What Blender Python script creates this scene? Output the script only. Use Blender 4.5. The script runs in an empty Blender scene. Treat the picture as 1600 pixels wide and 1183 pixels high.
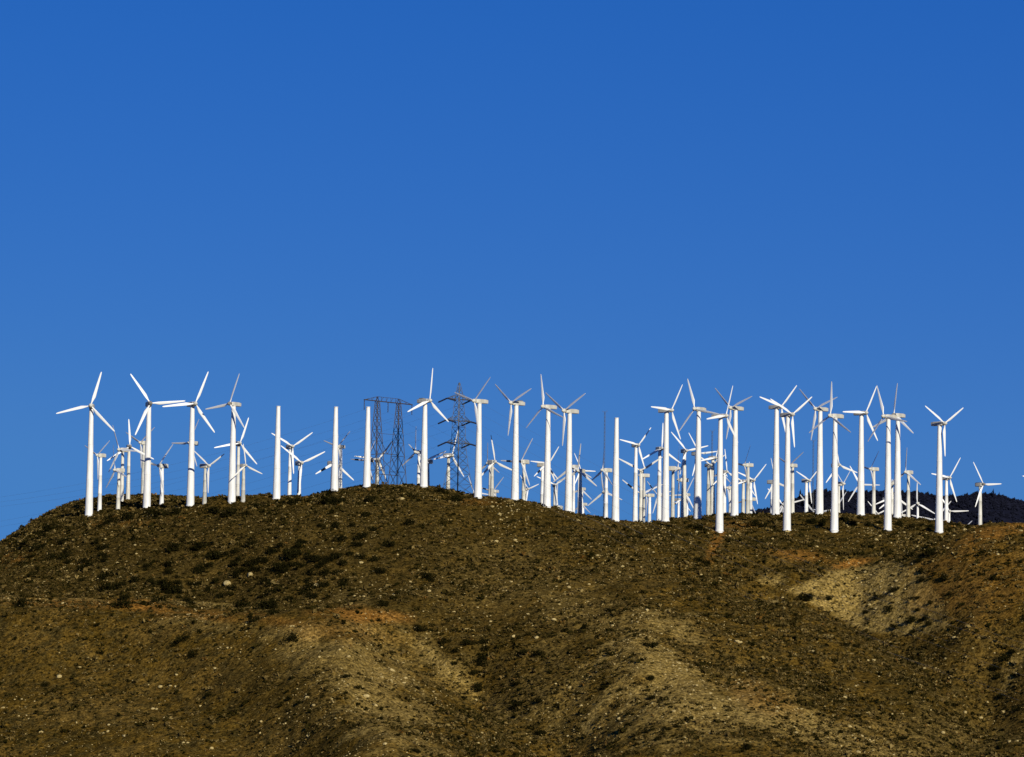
import bpy, bmesh, math, random
import numpy as np
from mathutils import Vector, Matrix

# ------------------------------------------------------------------ camera
W, H, F = 1600.0, 1183.0, 6076.0          # photo size and focal length, in photo pixels
PITCH, ROLL = math.radians(5.0), math.radians(0.85)
sc = bpy.context.scene
col = sc.collection
fw = np.array([0, math.cos(PITCH), math.sin(PITCH)])
rt0 = np.array([1.0, 0, 0]); up0 = np.array([0, -math.sin(PITCH), math.cos(PITCH)])
rt = rt0 * math.cos(ROLL) + up0 * math.sin(ROLL)
up = -rt0 * math.sin(ROLL) + up0 * math.cos(ROLL)
cd = bpy.data.cameras.new('camera'); cam = bpy.data.objects.new('camera', cd); col.objects.link(cam)
cd.sensor_width = 36; cd.lens = 36 * F / W; cd.clip_start = 1; cd.clip_end = 60000
M = Matrix(((rt[0], up[0], -fw[0], 0), (rt[1], up[1], -fw[1], 0), (rt[2], up[2], -fw[2], 0), (0, 0, 0, 1)))
cam.matrix_world = M
sc.camera = cam

# ------------------------------------------------------------------ light
SUN_AZ, SUN_EL = math.radians(24), math.radians(22)   # azimuth: right of straight behind the camera
sun_dir = Vector((math.sin(SUN_AZ) * math.cos(SUN_EL), -math.cos(SUN_AZ) * math.cos(SUN_EL), math.sin(SUN_EL)))
sd = bpy.data.lights.new('sun', 'SUN'); sd.energy = 5.0; sd.angle = math.radians(0.5); sd.color = (1.0, 0.93, 0.77)
sun = bpy.data.objects.new('sun', sd); col.objects.link(sun)
sun.rotation_euler = sun_dir.to_track_quat('Z', 'Y').to_euler()
wd = bpy.data.worlds.new('World'); sc.world = wd; wd.use_nodes = True
wn, wl = wd.node_tree.nodes, wd.node_tree.links
bg = wn['Background']
sky = wn.new('ShaderNodeTexSky'); sky.sky_type = 'NISHITA'; sky.sun_disc = False
sky.sun_elevation = SUN_EL; sky.sun_rotation = math.pi - SUN_AZ
sky.altitude = 1500; sky.air_density = 1.0; sky.dust_density = 0.0; sky.ozone_density = 6.0
hs = wn.new('ShaderNodeHueSaturation'); hs.inputs['Saturation'].default_value = 1.25; hs.inputs['Hue'].default_value = 0.5
mul = wn.new('ShaderNodeMix'); mul.data_type = 'RGBA'; mul.blend_type = 'MULTIPLY'; mul.inputs['Factor'].default_value = 1
mul.inputs[7].default_value = (0.55, 0.72, 1.0, 1)
wl.new(sky.outputs[0], hs.inputs['Color']); wl.new(hs.outputs[0], mul.inputs[6]); 
sep = wn.new('ShaderNodeSeparateColor'); com = wn.new('ShaderNodeCombineColor'); wl.new(mul.outputs[2], sep.inputs[0])
for i, (g, a) in enumerate(((0.564, 0.524), (0.652, 0.80), (0.49, 1.839))):       # deep, even polarised blue
    mx = wn.new('ShaderNodeMath'); mx.operation = 'MAXIMUM'; mx.inputs[1].default_value = 0.0
    pw_ = wn.new('ShaderNodeMath'); pw_.operation = 'POWER'; pw_.inputs[1].default_value = g
    ml = wn.new('ShaderNodeMath'); ml.operation = 'MULTIPLY'; ml.inputs[1].default_value = a
    sm = wn.new('ShaderNodeMath'); sm.operation = 'SMOOTH_MIN'; sm.inputs[1].default_value = (0.60, 2.15, 5.5)[i]; sm.inputs[2].default_value = (0.12, 0.3, 0.5)[i]
    wl.new(sep.outputs[i], mx.inputs[0]); wl.new(mx.outputs[0], pw_.inputs[0]); wl.new(pw_.outputs[0], ml.inputs[0]); wl.new(ml.outputs[0], sm.inputs[0]); wl.new(sm.outputs[0], com.inputs[i])
wl.new(com.outputs[0], bg.inputs['Color'])
bg.inputs['Strength'].default_value = 0.1
sc.view_settings.view_transform = 'Standard'; sc.view_settings.look = 'None'
sc.view_settings.exposure = 0.0; sc.view_settings.gamma = 1

# ------------------------------------------------------------------ helpers
rng = np.random.default_rng(7); random.seed(7)

def ray(u, v):
    d = rt * (u - W / 2) / F + up * (H / 2 - v) / F + fw
    return d / d[1]
def project(P):
    P = np.asarray(P, float)
    x, y, z = P @ rt, P @ up, P @ fw
    return W / 2 + F * x / z, H / 2 - F * y / z
def zeta_for(t, v):            # slope z/y of the direction with x/y = t that falls on picture row v
    k = H / 2 - v
    c0z = t * fw[0] + fw[1]; c0y = t * up[0] + up[1]
    return (F * c0y - k * c0z) / (k * fw[2] - F * up[2])

def tag(o, label=None, cat=None, group=None, kind=None):
    if label: o['label'] = label
    if cat: o['category'] = cat
    if group: o['group'] = group
    if kind: o['kind'] = kind
    return o
def empty(name, loc, rz=0):
    o = bpy.data.objects.new(name, None); col.objects.link(o)
    o.location = loc; o.rotation_euler = (0, 0, rz); o.empty_display_size = 0.3
    return o
def link(name, me, parent=None):
    o = bpy.data.objects.new(name, me); col.objects.link(o)
    if parent: o.parent = parent
    return o
def np_mesh(name, V, faces, mat, smooth=False):
    """faces: (n,k) int array"""
    me = bpy.data.meshes.new(name)
    V = np.asarray(V, np.float32); faces = np.asarray(faces, np.int32)
    n, k = faces.shape
    me.vertices.add(len(V)); me.vertices.foreach_set('co', V.ravel())
    me.loops.add(n * k); me.loops.foreach_set('vertex_index', faces.ravel())
    me.polygons.add(n); me.polygons.foreach_set('loop_start', np.arange(0, n * k, k, dtype=np.int32))
    me.polygons.foreach_set('loop_total', np.full(n, k, np.int32))
    me.polygons.foreach_set('use_smooth', np.full(n, smooth, bool))
    me.update(calc_edges=True)
    if mat: me.materials.append(mat)
    return me
def add_attr(me, name, vals):
    a = me.attributes.new(name, 'FLOAT', 'POINT'); a.data.foreach_set('value', np.asarray(vals, np.float32))

class NT:
    def __init__(s, name):
        s.m = bpy.data.materials.new(name); s.m.use_nodes = True
        s.n, s.l = s.m.node_tree.nodes, s.m.node_tree.links
        s.b = s.n['Principled BSDF']
    def new(s, t, **kw):
        n = s.n.new(t)
        for k, v in kw.items():
            if k in n.inputs: n.inputs[k].default_value = v
            else: setattr(n, k, v)
        return n
    def coord(s, out='Object'): return s.new('ShaderNodeTexCoord').outputs[out]
    def noise(s, vec, scale, detail=4, rough=0.55, dist=0.0):
        n = s.new('ShaderNodeTexNoise', Scale=scale, Detail=detail, Roughness=rough, Distortion=dist); s.l.new(vec, n.inputs['Vector']); return n.outputs['Fac']
    def ramp(s, fac, stops):
        r = s.new('ShaderNodeValToRGB'); s.l.new(fac, r.inputs[0]); e = r.color_ramp.elements
        while len(e) < len(stops): e.new(0.5)
        for x, (p, c) in zip(e, stops):
            x.position = p; x.color = (c[0], c[1], c[2], 1) if hasattr(c, '__len__') else (c, c, c, 1)
        return r.outputs[0]
    def mix(s, fac, a, b, mode='MIX'):
        m = s.new('ShaderNodeMix', data_type='RGBA', blend_type=mode)
        for sock, val in ((m.inputs[0], fac), (m.inputs[6], a), (m.inputs[7], b)):
            if hasattr(val, 'is_linked') or hasattr(val, 'links'): s.l.new(val, sock)
            elif hasattr(val, '__len__'): sock.default_value = (*val, 1)
            else: sock.default_value = val
        return m.outputs[2]
    def attr(s, name): return s.new('ShaderNodeAttribute', attribute_name=name).outputs['Fac']
    def bump(s, h, strength, dist):
        b = s.new('ShaderNodeBump', Strength=strength, Distance=dist); s.l.new(h, b.inputs['Height']); s.l.new(b.outputs[0], s.b.inputs['Normal'])
    def base(s, c, rough=0.9, spec=0.2, metal=0.0):
        if hasattr(c, 'links'): s.l.new(c, s.b.inputs['Base Color'])
        else: s.b.inputs['Base Color'].default_value = (*c, 1)
        s.b.inputs['Roughness'].default_value = rough; s.b.inputs['Specular IOR Level'].default_value = spec; s.b.inputs['Metallic'].default_value = metal
        return s.m

def paint(name, c, rough=0.45, streak=0.12, scale=1.2):
    t = NT(name); co = t.coord()
    mp = t.new('ShaderNodeMapping'); mp.inputs['Scale'].default_value = (3, 3, 0.35); t.l.new(co, mp.inputs['Vector'])
    f = t.ramp(t.noise(mp.outputs[0], scale, 6, 0.65), [(0.35, 1 - streak * 1.6), (0.62, 1.0)])
    g = t.ramp(t.noise(co, 0.4, 3), [(0.3, 1 - streak * .7), (0.7, 1.0)])
    return t.base(t.mix(1.0, t.mix(1.0, c, f, 'MULTIPLY'), g, 'MULTIPLY'), rough, 0.35)
MAT = {
    'white': paint('tower_white_paint', (0.82, 0.82, 0.79)),
    'cream': paint('tower_cream_paint', (0.72, 0.70, 0.61), 0.5, 0.2),
    'grey': paint('tower_weathered_paint', (0.60, 0.59, 0.52), 0.55, 0.25),
    'blade': paint('blade_white_gelcoat', (0.84, 0.845, 0.83), 0.35, 0.08),
    'blade_cream': paint('blade_aged_gelcoat', (0.77, 0.76, 0.71), 0.4, 0.12),
    'nacelle': paint('nacelle_beige_fibreglass', (0.62, 0.60, 0.52), 0.5, 0.25),
    'band': paint('blade_black_band', (0.012, 0.013, 0.02), 0.5, 0.1),
    'hub': paint('hub_grey_iron', (0.22, 0.21, 0.19), 0.55, 0.3),
    'concrete': paint('pad_concrete', (0.33, 0.31, 0.27), 0.9, 0.3),
    'rust': paint('weathered_rust_steel', (0.062, 0.050, 0.046), 0.7, 0.3),
    'galv': paint('galvanised_steel', (0.085, 0.09, 0.095), 0.55, 0.25),
    'insul': paint('insulator_glaze', (0.03, 0.03, 0.045), 0.3, 0.1),
    'wire': paint('conductor_aluminium', (0.10, 0.11, 0.13), 0.5, 0.1),
}

# ------------------------------------------------------------------ terrain
def pw(u, pts):
    p = np.array(pts, float); return np.interp(u, p[:, 0], p[:, 1])
SKY = [(-700, 1120), (-300, 960), (-100, 893), (0, 849), (30, 830), (60, 811), (90, 796), (110, 787), (147, 779), (174, 774), (204, 775), (242, 775), (280, 777),
       (320, 780), (360, 782), (400, 780), (440, 779), (480, 778), (500, 773), (520, 768), (560, 762), (600, 760), (640, 760), (680, 763), (700, 768),
       (720, 772), (750, 776), (790, 779), (820, 783), (850, 791), (880, 797), (900, 803), (930, 807), (960, 812), (990, 815), (1010, 818), (1030, 816),
       (1060, 812), (1100, 808), (1130, 806), (1170, 806), (1200, 804), (1250, 803), (1300, 803), (1350, 805), (1400, 808), (1440, 813), (1480, 817),
       (1500, 821), (1530, 824), (1545, 825), (1570, 826), (1600, 830), (1900, 850), (2300, 900)]
VT = [(-700, 1140), (-300, 985), (-100, 920), (0, 872), (60, 835), (139, 807), (229, 796), (297, 791), (362, 786), (432, 782), (500, 783), (573, 781), (660, 780),
      (747, 786), (806, 792), (855, 803), (888, 810), (962, 822), (1040, 824), (1090, 826), (1124, 831), (1230, 830), (1303, 830), (1387, 830), (1467, 832),
      (1530, 838), (1600, 840), (1900, 880), (2300, 930)]
CREST = [(-700, 1010), (-100, 1005), (0, 992), (150, 966), (300, 948), (440, 932), (500, 892), (560, 874), (800, 874), (850, 880), (1000, 890), (1060, 930), (2300, 930)]
def v_knots(u):
    l = lambda pts: pw(u, pts)
    return [
        (690, l([(-700, 1250), (0, 1190), (300, 1183), (2300, 1183)])),
        (735, l([(-700, 1190), (0, 1066), (300, 1066), (520, 1072), (650, 1085), (760, 1090), (900, 1075), (1200, 1070), (1450, 1085), (1600, 1090), (2300, 1110)])),
        (768, l([(-700, 1165), (-200, 985), (0, 938), (200, 940), (400, 955), (560, 962), (640, 992), (760, 1000), (1000, 985), (1230, 985), (1400, 1010), (1500, 1000), (1600, 1000), (2300, 1040)])),
        (792, l([(-700, 1160), (-200, 985), (0, 940), (200, 942), (400, 950), (560, 950), (640, 952), (760, 950), (1000, 938), (1230, 935), (1340, 960), (1450, 935), (1600, 925), (2300, 980)])),
        (818, l([(-700, 1150), (-200, 965), (0, 905), (200, 880), (400, 872), (560, 872), (760, 880), (1000, 892), (1230, 893), (1340, 890), (1450, 868), (1550, 852), (1600, 848), (2300, 930)])),
        (838, l([(-700, 1146), (-200, 948), (0, 885), (139, 830), (300, 815), (400, 812), (560, 812), (760, 820), (900, 838), (1000, 855), (1124, 852), (1230, 855), (1340, 856), (1450, 848), (1500, 834), (1550, 823), (1600, 817), (1900, 800), (2300, 900)])),
        (856, l(VT)),
    ]
SHIFT = {
    690: [(-700, 120), (-100, 62), (0, 54), (250, 40), (450, 27), (560, 10), (615, 0), (680, 5), (790, 22), (885, 36), (960, 22), (1080, 4), (1200, 2), (1350, 16), (1520, 40), (1600, 34), (1800, 10), (2300, 0)],
    735: [(-700, 120), (-100, 58), (0, 50), (250, 36), (400, 24), (490, 9), (545, 0), (620, 6), (700, 20), (755, 27), (830, 16), (1000, 0), (1200, 3), (1380, 12), (1545, 34), (1600, 26), (1800, 0), (2300, 0)],
    768: [(-700, 110), (-100, 50), (0, 42), (250, 27), (400, 11), (480, 1), (540, 2), (600, 11), (660, 12), (760, 7), (1000, 0), (1230, 5), (1380, 20), (1450, 18), (1600, 2), (1800, -10), (2300, -10)],
    792: [(-700, 105), (-100, 58), (0, 50), (250, 30), (450, 14), (650, 2), (760, 0), (1000, 0), (1230, 12), (1340, 22), (1450, 6), (1600, -8), (2300, -20)],
    818: [(-700, 105), (-100, 72), (0, 62), (250, 34), (450, 14), (650, 0), (1000, 0), (1230, 9), (1340, 13), (1450, 0), (1600, -14), (2300, -20)],
    838: [(-700, 105), (-100, 76), (0, 66), (250, 36), (450, 14), (650, 0), (1000, 0), (1340, 5), (1450, 0), (1550, -10), (1600, -14), (2300, -20)],
    856: [(-700, 105), (-100, 76), (0, 66), (250, 36), (450, 12), (650, 0), (2300, 0)]}
ucols = np.concatenate([np.linspace(-3200, -720, 30), np.arange(-700, -60, 20), np.arange(-60, 1661, 3), np.arange(1680, 2300, 20), np.linspace(2320, 4800, 30)])
tcols = np.array([ray(u, 850)[0] for u in ucols])
uc = np.clip(ucols, -700, 2300)
PLAIN = -15.0
dgrid = np.arange(300, 4001, 1.0)
kn = [(300, np.full_like(uc, PLAIN - 1)), (560, np.full_like(uc, PLAIN - 0.5)), (650, np.full_like(uc, PLAIN + 0.2))]
for d, v in v_knots(uc):
    dk = d + pw(uc, SHIFT[d]); kn.append((dk, np.maximum(zeta_for(tcols, v) * dk, PLAIN)))
crest = pw(uc, CREST); zc = zeta_for(tcols, pw(uc, SKY)) * crest
Z = np.zeros((len(ucols), len(dgrid)))
for i in range(len(ucols)):
    ds = [float(np.broadcast_to(k[0], uc.shape)[i]) for k in kn] + [crest[i], crest[i] + 50, crest[i] + 180, crest[i] + 380, 1750, 2400, 4000]
    zz = [k[1][i] for k in kn] + [zc[i], zc[i] + 0.5, zc[i] - 3, zc[i] - 14, zc[i] * .4 - 10, PLAIN - 2, PLAIN - 4]
    Z[i] = np.interp(dgrid, ds, zz)
def smooth_rows(A, sig):
    r = int(sig * 3); k = np.exp(-0.5 * (np.arange(-r, r + 1) / sig) ** 2); k /= k.sum()
    P = np.pad(A, ((0, 0), (r, r)), mode='edge')
    return np.array([np.convolve(row, k, 'valid') for row in P])
Z = smooth_rows(Z, 5.0)
def smooth_cols(A, sig):
    return smooth_rows(A.T, sig).T
Z = smooth_cols(Z, 2.5)
# pull the crest back to its skyline after the smoothing
for it in range(2):
    band = (dgrid > 840) & (dgrid < 1060)
    slope = (Z[:, band] / dgrid[band]).max(axis=1)
    want = zeta_for(tcols, pw(uc, SKY))
    knoll = ucols > 1545
    dz = np.where(knoll, 0, (want - slope)) [:, None] * dgrid[None, :]
    wgt = np.exp(-0.5 * ((dgrid[None, :] - crest[:, None]) / 45.0) ** 2)
    wgt = np.where(dgrid[None, :] > crest[:, None], np.exp(-0.5 * ((dgrid[None, :] - crest[:, None]) / 150.0) ** 2), wgt)
    Z = Z + dz * wgt
drows = np.concatenate([np.arange(300, 640, 10), np.arange(640, 1015, 0.55), np.arange(1018, 1500, 6), np.arange(1520, 4001, 80)])
Zr = np.array([np.interp(drows, dgrid, z) for z in Z])
X = tcols[:, None] * drows[None, :]; Y = np.broadcast_to(drows[None, :], X.shape).copy()

def hashn(ix, iy, seed):
    h = (ix.astype(np.int64) * 374761393 + iy.astype(np.int64) * 668265263 + seed * 1442695) & 0x7fffffff
    h = ((h ^ (h >> 13)) * 1274126177) & 0x7fffffff
    return ((h ^ (h >> 16)) & 0xffff) / 65535.0
def vnoise(x, y, seed=0):
    ix, iy = np.floor(x), np.floor(y); fx, fy = x - ix, y - iy
    fx = fx * fx * (3 - 2 * fx); fy = fy * fy * (3 - 2 * fy)
    a, b = hashn(ix, iy, seed), hashn(ix + 1, iy, seed); c, d = hashn(ix, iy + 1, seed), hashn(ix + 1, iy + 1, seed)
    return (a + (b - a) * fx) * (1 - fy) + (c + (d - c) * fx) * fy - 0.5
def fbm(x, y, seed=0, oct=4, gain=0.5):
    s = 0; a = 1.0
    for o in range(oct):
        ca, sa = math.cos(o * 1.1), math.sin(o * 1.1)
        s = s + a * vnoise((x * ca - y * sa) * 2 ** o, (x * sa + y * ca) * 2 ** o, seed + o); a *= gain
    return s

def polyline_dist(PX, PY, pts):
    best = np.full(PX.shape, 1e9)
    for (x0, y0), (x1, y1) in zip(pts[:-1], pts[1:]):
        vx, vy = x1 - x0, y1 - y0; L = vx * vx + vy * vy
        t = np.clip(((PX - x0) * vx + (PY - y0) * vy) / L, 0, 1)
        best = np.minimum(best, np.hypot(PX - x0 - t * vx, PY - y0 - t * vy))
    return best

def height(x, y, A=None):
    A = Zr if A is None else A
    x = np.atleast_1d(np.asarray(x, float)); y = np.atleast_1d(np.asarray(y, float))
    ci = np.interp(x / y, tcols, np.arange(len(tcols))); ri = np.interp(y, drows, np.arange(len(drows)))
    c0 = np.clip(ci.astype(int), 0, len(tcols) - 2); r0 = np.clip(ri.astype(int), 0, len(drows) - 2)
    fc, fr = ci - c0, ri - r0
    return (A[c0, r0] * (1 - fc) + A[c0 + 1, r0] * fc) * (1 - fr) + (A[c0, r0 + 1] * (1 - fc) + A[c0 + 1, r0 + 1] * fc) * fr
def hit(u, v, dmin=655, dmax=1050):
    r = ray(u, v); ds = np.arange(dmin, dmax, 0.25)
    g = height(r[0] * ds, ds) - r[2] * ds
    k = np.nonzero(g >= 0)[0]
    if not len(k): return None
    d = ds[k[0]]; return np.array([r[0] * d, d, height(r[0] * d, d)[0]])
def hits(pts): return [tuple(hit(u, v)[:2]) for u, v in pts]

# gullies and ribs that cut the slope
FEAT = [([(250, 985), (350, 1030), (470, 1100), (590, 1178)], 2.0, 7),          # rib of the near spur
        ([(600, 990), (690, 1045), (770, 1095), (850, 1150), (890, 1180)], -2.5, 6),  # gully right of the spur
        ([(150, 1000), (300, 1080), (430, 1160)], -2.0, 12),
        ([(1215, 918), (1300, 948), (1400, 985), (1480, 1030), (1590, 1110)], -4.0, 8),   # gully below the pale scree
        ([(1590, 1010), (1560, 1060), (1540, 1120)], -2.2, 6),
        ([(1000, 870), (980, 960), (1010, 1060), (1040, 1150)], 2.0, 16),
        ([(1120, 850), (1150, 930), (1200, 1020)], -1.2, 9),
        ([(1500, 850), (1520, 930), (1500, 1000)], 1.8, 9),
        ([(300, 850), (330, 900), (360, 935)], -1.2, 9),
        ([(560, 800), (600, 880), (640, 950)], 1.0, 14)]
lines = [(hits(p), a, w) for p, a, w in FEAT]
inner = np.clip((Y - 640) / 60, 0, 1) * np.clip((1100 - Y) / 100, 0, 1)
for p, a, w in lines:
    wob = 1 + 0.5 * fbm(X / 12, Y / 12, 31, 3)
    Zr = Zr + a * np.exp(-(polyline_dist(X, Y, p) / (w * wob)) ** 2) * inner
near_crest = np.clip((pw(np.clip(ucols, -700, 2300), CREST)[:, None] - Y) / 60, 0.25, 1)
Zr = Zr + inner * (fbm(X / 22, Y / 22, 3, 3) * 2.6 * near_crest + fbm(X / 6, Y / 6, 11, 3) * 0.75 * near_crest + fbm(X / 1.7, Y / 1.7, 17, 2) * 0.34)
Zr = Zr + (1 - inner) * np.clip((Y - 1000) / 500, 0, 1) * fbm(X / 120, Y / 120, 5, 3) * 8

# soil patches: bare ground has a place of its own on the hill
PU, PV = project(np.stack([X, Y, Zr], -1))
edge = fbm(X / 5, Y / 5, 41, 4) * 0.9
def blob(u, v, cu, cv, ru, rv, rot=0.0):
    c, s = math.cos(math.radians(rot)), math.sin(math.radians(rot))
    du, dv = u - cu, v - cv
    a, b = (du * c + dv * s) / ru, (-du * s + dv * c) / rv
    return np.sqrt(a * a + b * b)
def poly_mask(U, V, pts, soft):
    """soft inside-ness of a convex polygon, pts in order"""
    m = np.full(U.shape, 1e9); n = len(pts)
    cx, cy = np.mean([p[0] for p in pts]), np.mean([p[1] for p in pts])
    for i in range(n):
        (x0, y0), (x1, y1) = pts[i], pts[(i + 1) % n]
        nx, ny = -(y1 - y0), x1 - x0; L = math.hypot(nx, ny); nx, ny = nx / L, ny / L
        if (cx - x0) * nx + (cy - y0) * ny < 0: nx, ny = -nx, -ny
        m = np.minimum(m, (U - x0) * nx + (V - y0) * ny)
    return np.clip(m / soft + 0.5, 0, 1)
TAN = [(95, 937, 130, 2.5, 1, .8), (330, 944, 90, 2.5, 5, .7), (690, 1035, 110, 7, 40, .9), (560, 985, 70, 22, 6, .55), (700, 1045, 130, 16, 38, .7), (560, 1015, 90, 36, 10, .65), (470, 985, 60, 16, 0, .8), (1010, 1040, 75, 62, 0, .8), (1040, 1110, 150, 50, 0, .8), (930, 960, 90, 40, 10, .3), (585, 1085, 60, 110, -35, .7), (520, 1030, 70, 40, 20, .55),
       (880, 1100, 120, 60, 20, .35), (1240, 1125, 170, 28, 14, .9), (1160, 1080, 90, 30, 10, .4), (330, 975, 90, 14, 6, .45), (1590, 1040, 14, 60, 20, .5), (1205, 905, 22, 8, 0, .7),
       (1450, 1150, 150, 40, 0, .3), (800, 900, 140, 50, 0, .18)]
ORA = [(110, 944, 100, 7, 2, .6), (440, 972, 60, 9, 8, .4), (1540, 900, 90, 60, -15, .25), (520, 985, 100, 18, 6, .28), (565, 962, 75, 12, 4, .85), (225, 948, 60, 11, 8, .85), (330, 962, 60, 9, 8, .55), (1250, 868, 42, 9, 10, .6), (1335, 879, 28, 6, -12, 1.0), (1560, 832, 70, 13, -14, .6), (1500, 868, 90, 14, -20, .3),
       (1118, 850, 9, 26, 20, .9), (20, 872, 40, 10, 0, .5), (1150, 822, 40, 8, 0, .5), (1500, 920, 80, 30, -20, .3), (1190, 1090, 60, 20, 20, .35), (740, 785, 40, 5, 0, .4), (180, 815, 60, 8, 0, .35)]
def soil(u, v, e):
    tan = poly_mask(u + e * 7, v + e * 5, [(1226, 920), (1300, 894), (1395, 876), (1455, 895), (1475, 945), (1500, 985), (1425, 992), (1345, 984)], 6) * np.clip(1.0 - (u - 1420) / 130, .5, 1)
    for cu, cv, ru, rv, rot, w in TAN: tan = np.maximum(tan, w * np.clip(1.6 - 1.2 * blob(u, v, cu, cv, ru, rv, rot) + e * 1.7, 0, 1))
    ora = np.zeros_like(tan)
    for cu, cv, ru, rv, rot, w in ORA: ora = np.maximum(ora, w * np.clip(1.6 - 1.2 * blob(u, v, cu, cv, ru, rv, rot) + e * .9, 0, 1))
    return tan, ora
def dark_ground_and_shade(u, v, e):  # mask of darker ground, plus the spur's painted shade
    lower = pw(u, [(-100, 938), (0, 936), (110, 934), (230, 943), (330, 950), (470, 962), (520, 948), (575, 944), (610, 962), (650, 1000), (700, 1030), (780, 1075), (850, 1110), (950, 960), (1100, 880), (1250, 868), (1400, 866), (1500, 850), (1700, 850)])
    up = np.clip((lower + e * 16 - v) / 9 + .5, 0, 1) * np.clip((v - 770) / 30 + .4, .4, 1)  # ground darker above the lower line
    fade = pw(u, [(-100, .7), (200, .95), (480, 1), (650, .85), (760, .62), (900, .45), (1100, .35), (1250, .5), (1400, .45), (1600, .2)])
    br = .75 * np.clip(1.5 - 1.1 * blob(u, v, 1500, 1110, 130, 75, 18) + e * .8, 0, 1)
    spur_shade = .55 * np.clip(1.5 - 1.1 * blob(u, v, 460, 1110, 120, 46, 38) + e * .8, 0, 1)  # shade on the spur's left-facing side, painted into the ground colour
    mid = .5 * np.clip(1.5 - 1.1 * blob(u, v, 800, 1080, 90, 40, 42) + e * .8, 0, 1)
    return np.clip(np.maximum(np.maximum(up * fade, br), np.maximum(spur_shade, mid)) * (.85 + e * .5), 0, 1)
tanm, oram = soil(PU, PV, edge); darkm = dark_ground_and_shade(PU, PV, edge)

t = NT('desert_soil'); co = t.coord('Object')
n1 = t.noise(co, 0.045, 5, .6, .6); n2 = t.noise(co, 0.35, 6, .65, .4); n3 = t.noise(co, 2.2, 5, .7); n4 = t.noise(co, 0.9, 4, .6)
c = t.ramp(n1, [(0.36, (0.057, 0.0345, 0.005)), (0.5, (0.092, 0.0545, 0.009)), (0.66, (0.121, 0.0745, 0.016))])
c = t.mix(t.ramp(n2, [(0.45, 0.0), (0.62, 0.85)]), c, (0.042, 0.031, 0.009))
tan_c = t.ramp(n4, [(0.35, (0.160, 0.107, 0.026)), (0.65, (0.242, 0.168, 0.050))])
c = t.mix(t.attr('dark_and_shade'), c, t.ramp(n4, [(0.35, (0.034, 0.023, 0.005)), (0.65, (0.066, 0.043, 0.010))]))  # darker ground tone, also carries the painted spur shade
c = t.mix(t.attr('bare'), c, tan_c)
c = t.mix(t.attr('orange'), c, t.ramp(n4, [(0.35, (0.170, 0.074, 0.012)), (0.65, (0.240, 0.115, 0.022))]))
c = t.mix(1.0, c, t.ramp(n3, [(0.3, 0.22), (0.48, 0.92), (0.62, 1.45), (0.74, 2.3)]), 'MULTIPLY')
n5 = t.noise(co, 1.1, 3, .6)
c = t.mix(1.0, c, t.ramp(n5, [(0.34, 0.5), (0.5, 1.0), (0.66, 1.4)]), 'MULTIPLY')
vor = t.new('ShaderNodeTexVoronoi', Scale=1.1, Randomness=1.0); t.l.new(co, vor.inputs['Vector'])
t.bump(t.mix(0.5, n3, n2), 1.0, 0.35)
MAT['soil'] = t.base(c, 1.0, 0.0)

nc, nr = X.shape
idx = np.arange(nc * nr).reshape(nc, nr)
quads = np.stack([idx[:-1, :-1], idx[1:, :-1], idx[1:, 1:], idx[:-1, 1:]], -1).reshape(-1, 4)
me = np_mesh('hill_ground', np.stack([X, Y, Zr], -1).reshape(-1, 3), quads, MAT['soil'], True)
add_attr(me, 'bare', tanm.ravel()); add_attr(me, 'orange', oram.ravel()); add_attr(me, 'dark_and_shade', darkm.ravel())
tag(link('hill', me), kind='structure')
S = 30000
me = np_mesh('plain_ground', [(-S, -S, PLAIN), (S, -S, PLAIN), (S, S, PLAIN), (-S, S, PLAIN)], [(0, 1, 2, 3)], MAT['soil'])
add_attr(me, 'bare', [0.2] * 4); add_attr(me, 'orange', [0] * 4); add_attr(me, 'dark_and_shade', [0] * 4)
tag(link('ground', me), kind='structure')

# far wooded mountain on the right
MT = [(-400, 1000), (600, 900), (1000, 850), (1150, 808), (1182, 797), (1206, 792), (1225, 783), (1250, 776), (1274, 768), (1290, 766), (1323, 766), (1340, 767), (1378, 767), (1427, 772),
      (1458, 775), (1485, 777), (1512, 773), (1530, 772), (1559, 775), (1572, 779), (1600, 785), (1700, 800), (1900, 850), (2600, 1000)]
mu = np.arange(-400, 2601, 5.0); md = np.linspace(4300, 5600, 90)
mt_ = np.array([ray(u, 780)[0] for u in mu]); mz = zeta_for(mt_, pw(mu, MT)) * 5000
prof = np.interp(md, [4300, 4400, 5000, 5300, 5600], [0.0, 0.16, 1, 0.75, 0.5])
MX = mt_[:, None] * md; MY = np.broadcast_to(md, MX.shape); MZ = mz[:, None] * prof + (fbm(MX / 260, MY / 260, 71, 4) * 60 * np.clip(prof * (1 - prof) * 4, 0, 1)) + fbm(MX / 40, MY / 40, 75, 3) * 5 - 1
t = NT('mountain_scrub'); co = t.coord()
MAT['mount'] = t.base(t.ramp(t.noise(co, .02, 6, .65), [(.35, (0.008, 0.009, 0.018)), (.7, (0.010, 0.011, 0.020))]), 1, 0.0)
mi = np.arange(MX.size).reshape(MX.shape)
mq = np.stack([mi[:-1, :-1], mi[1:, :-1], mi[1:, 1:], mi[:-1, 1:]], -1).reshape(-1, 4)
tag(link('mountain', np_mesh('mountain_terrain', np.stack([MX, MY, MZ], -1).reshape(-1, 3), mq, MAT['mount'], True)), kind='structure')

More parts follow.
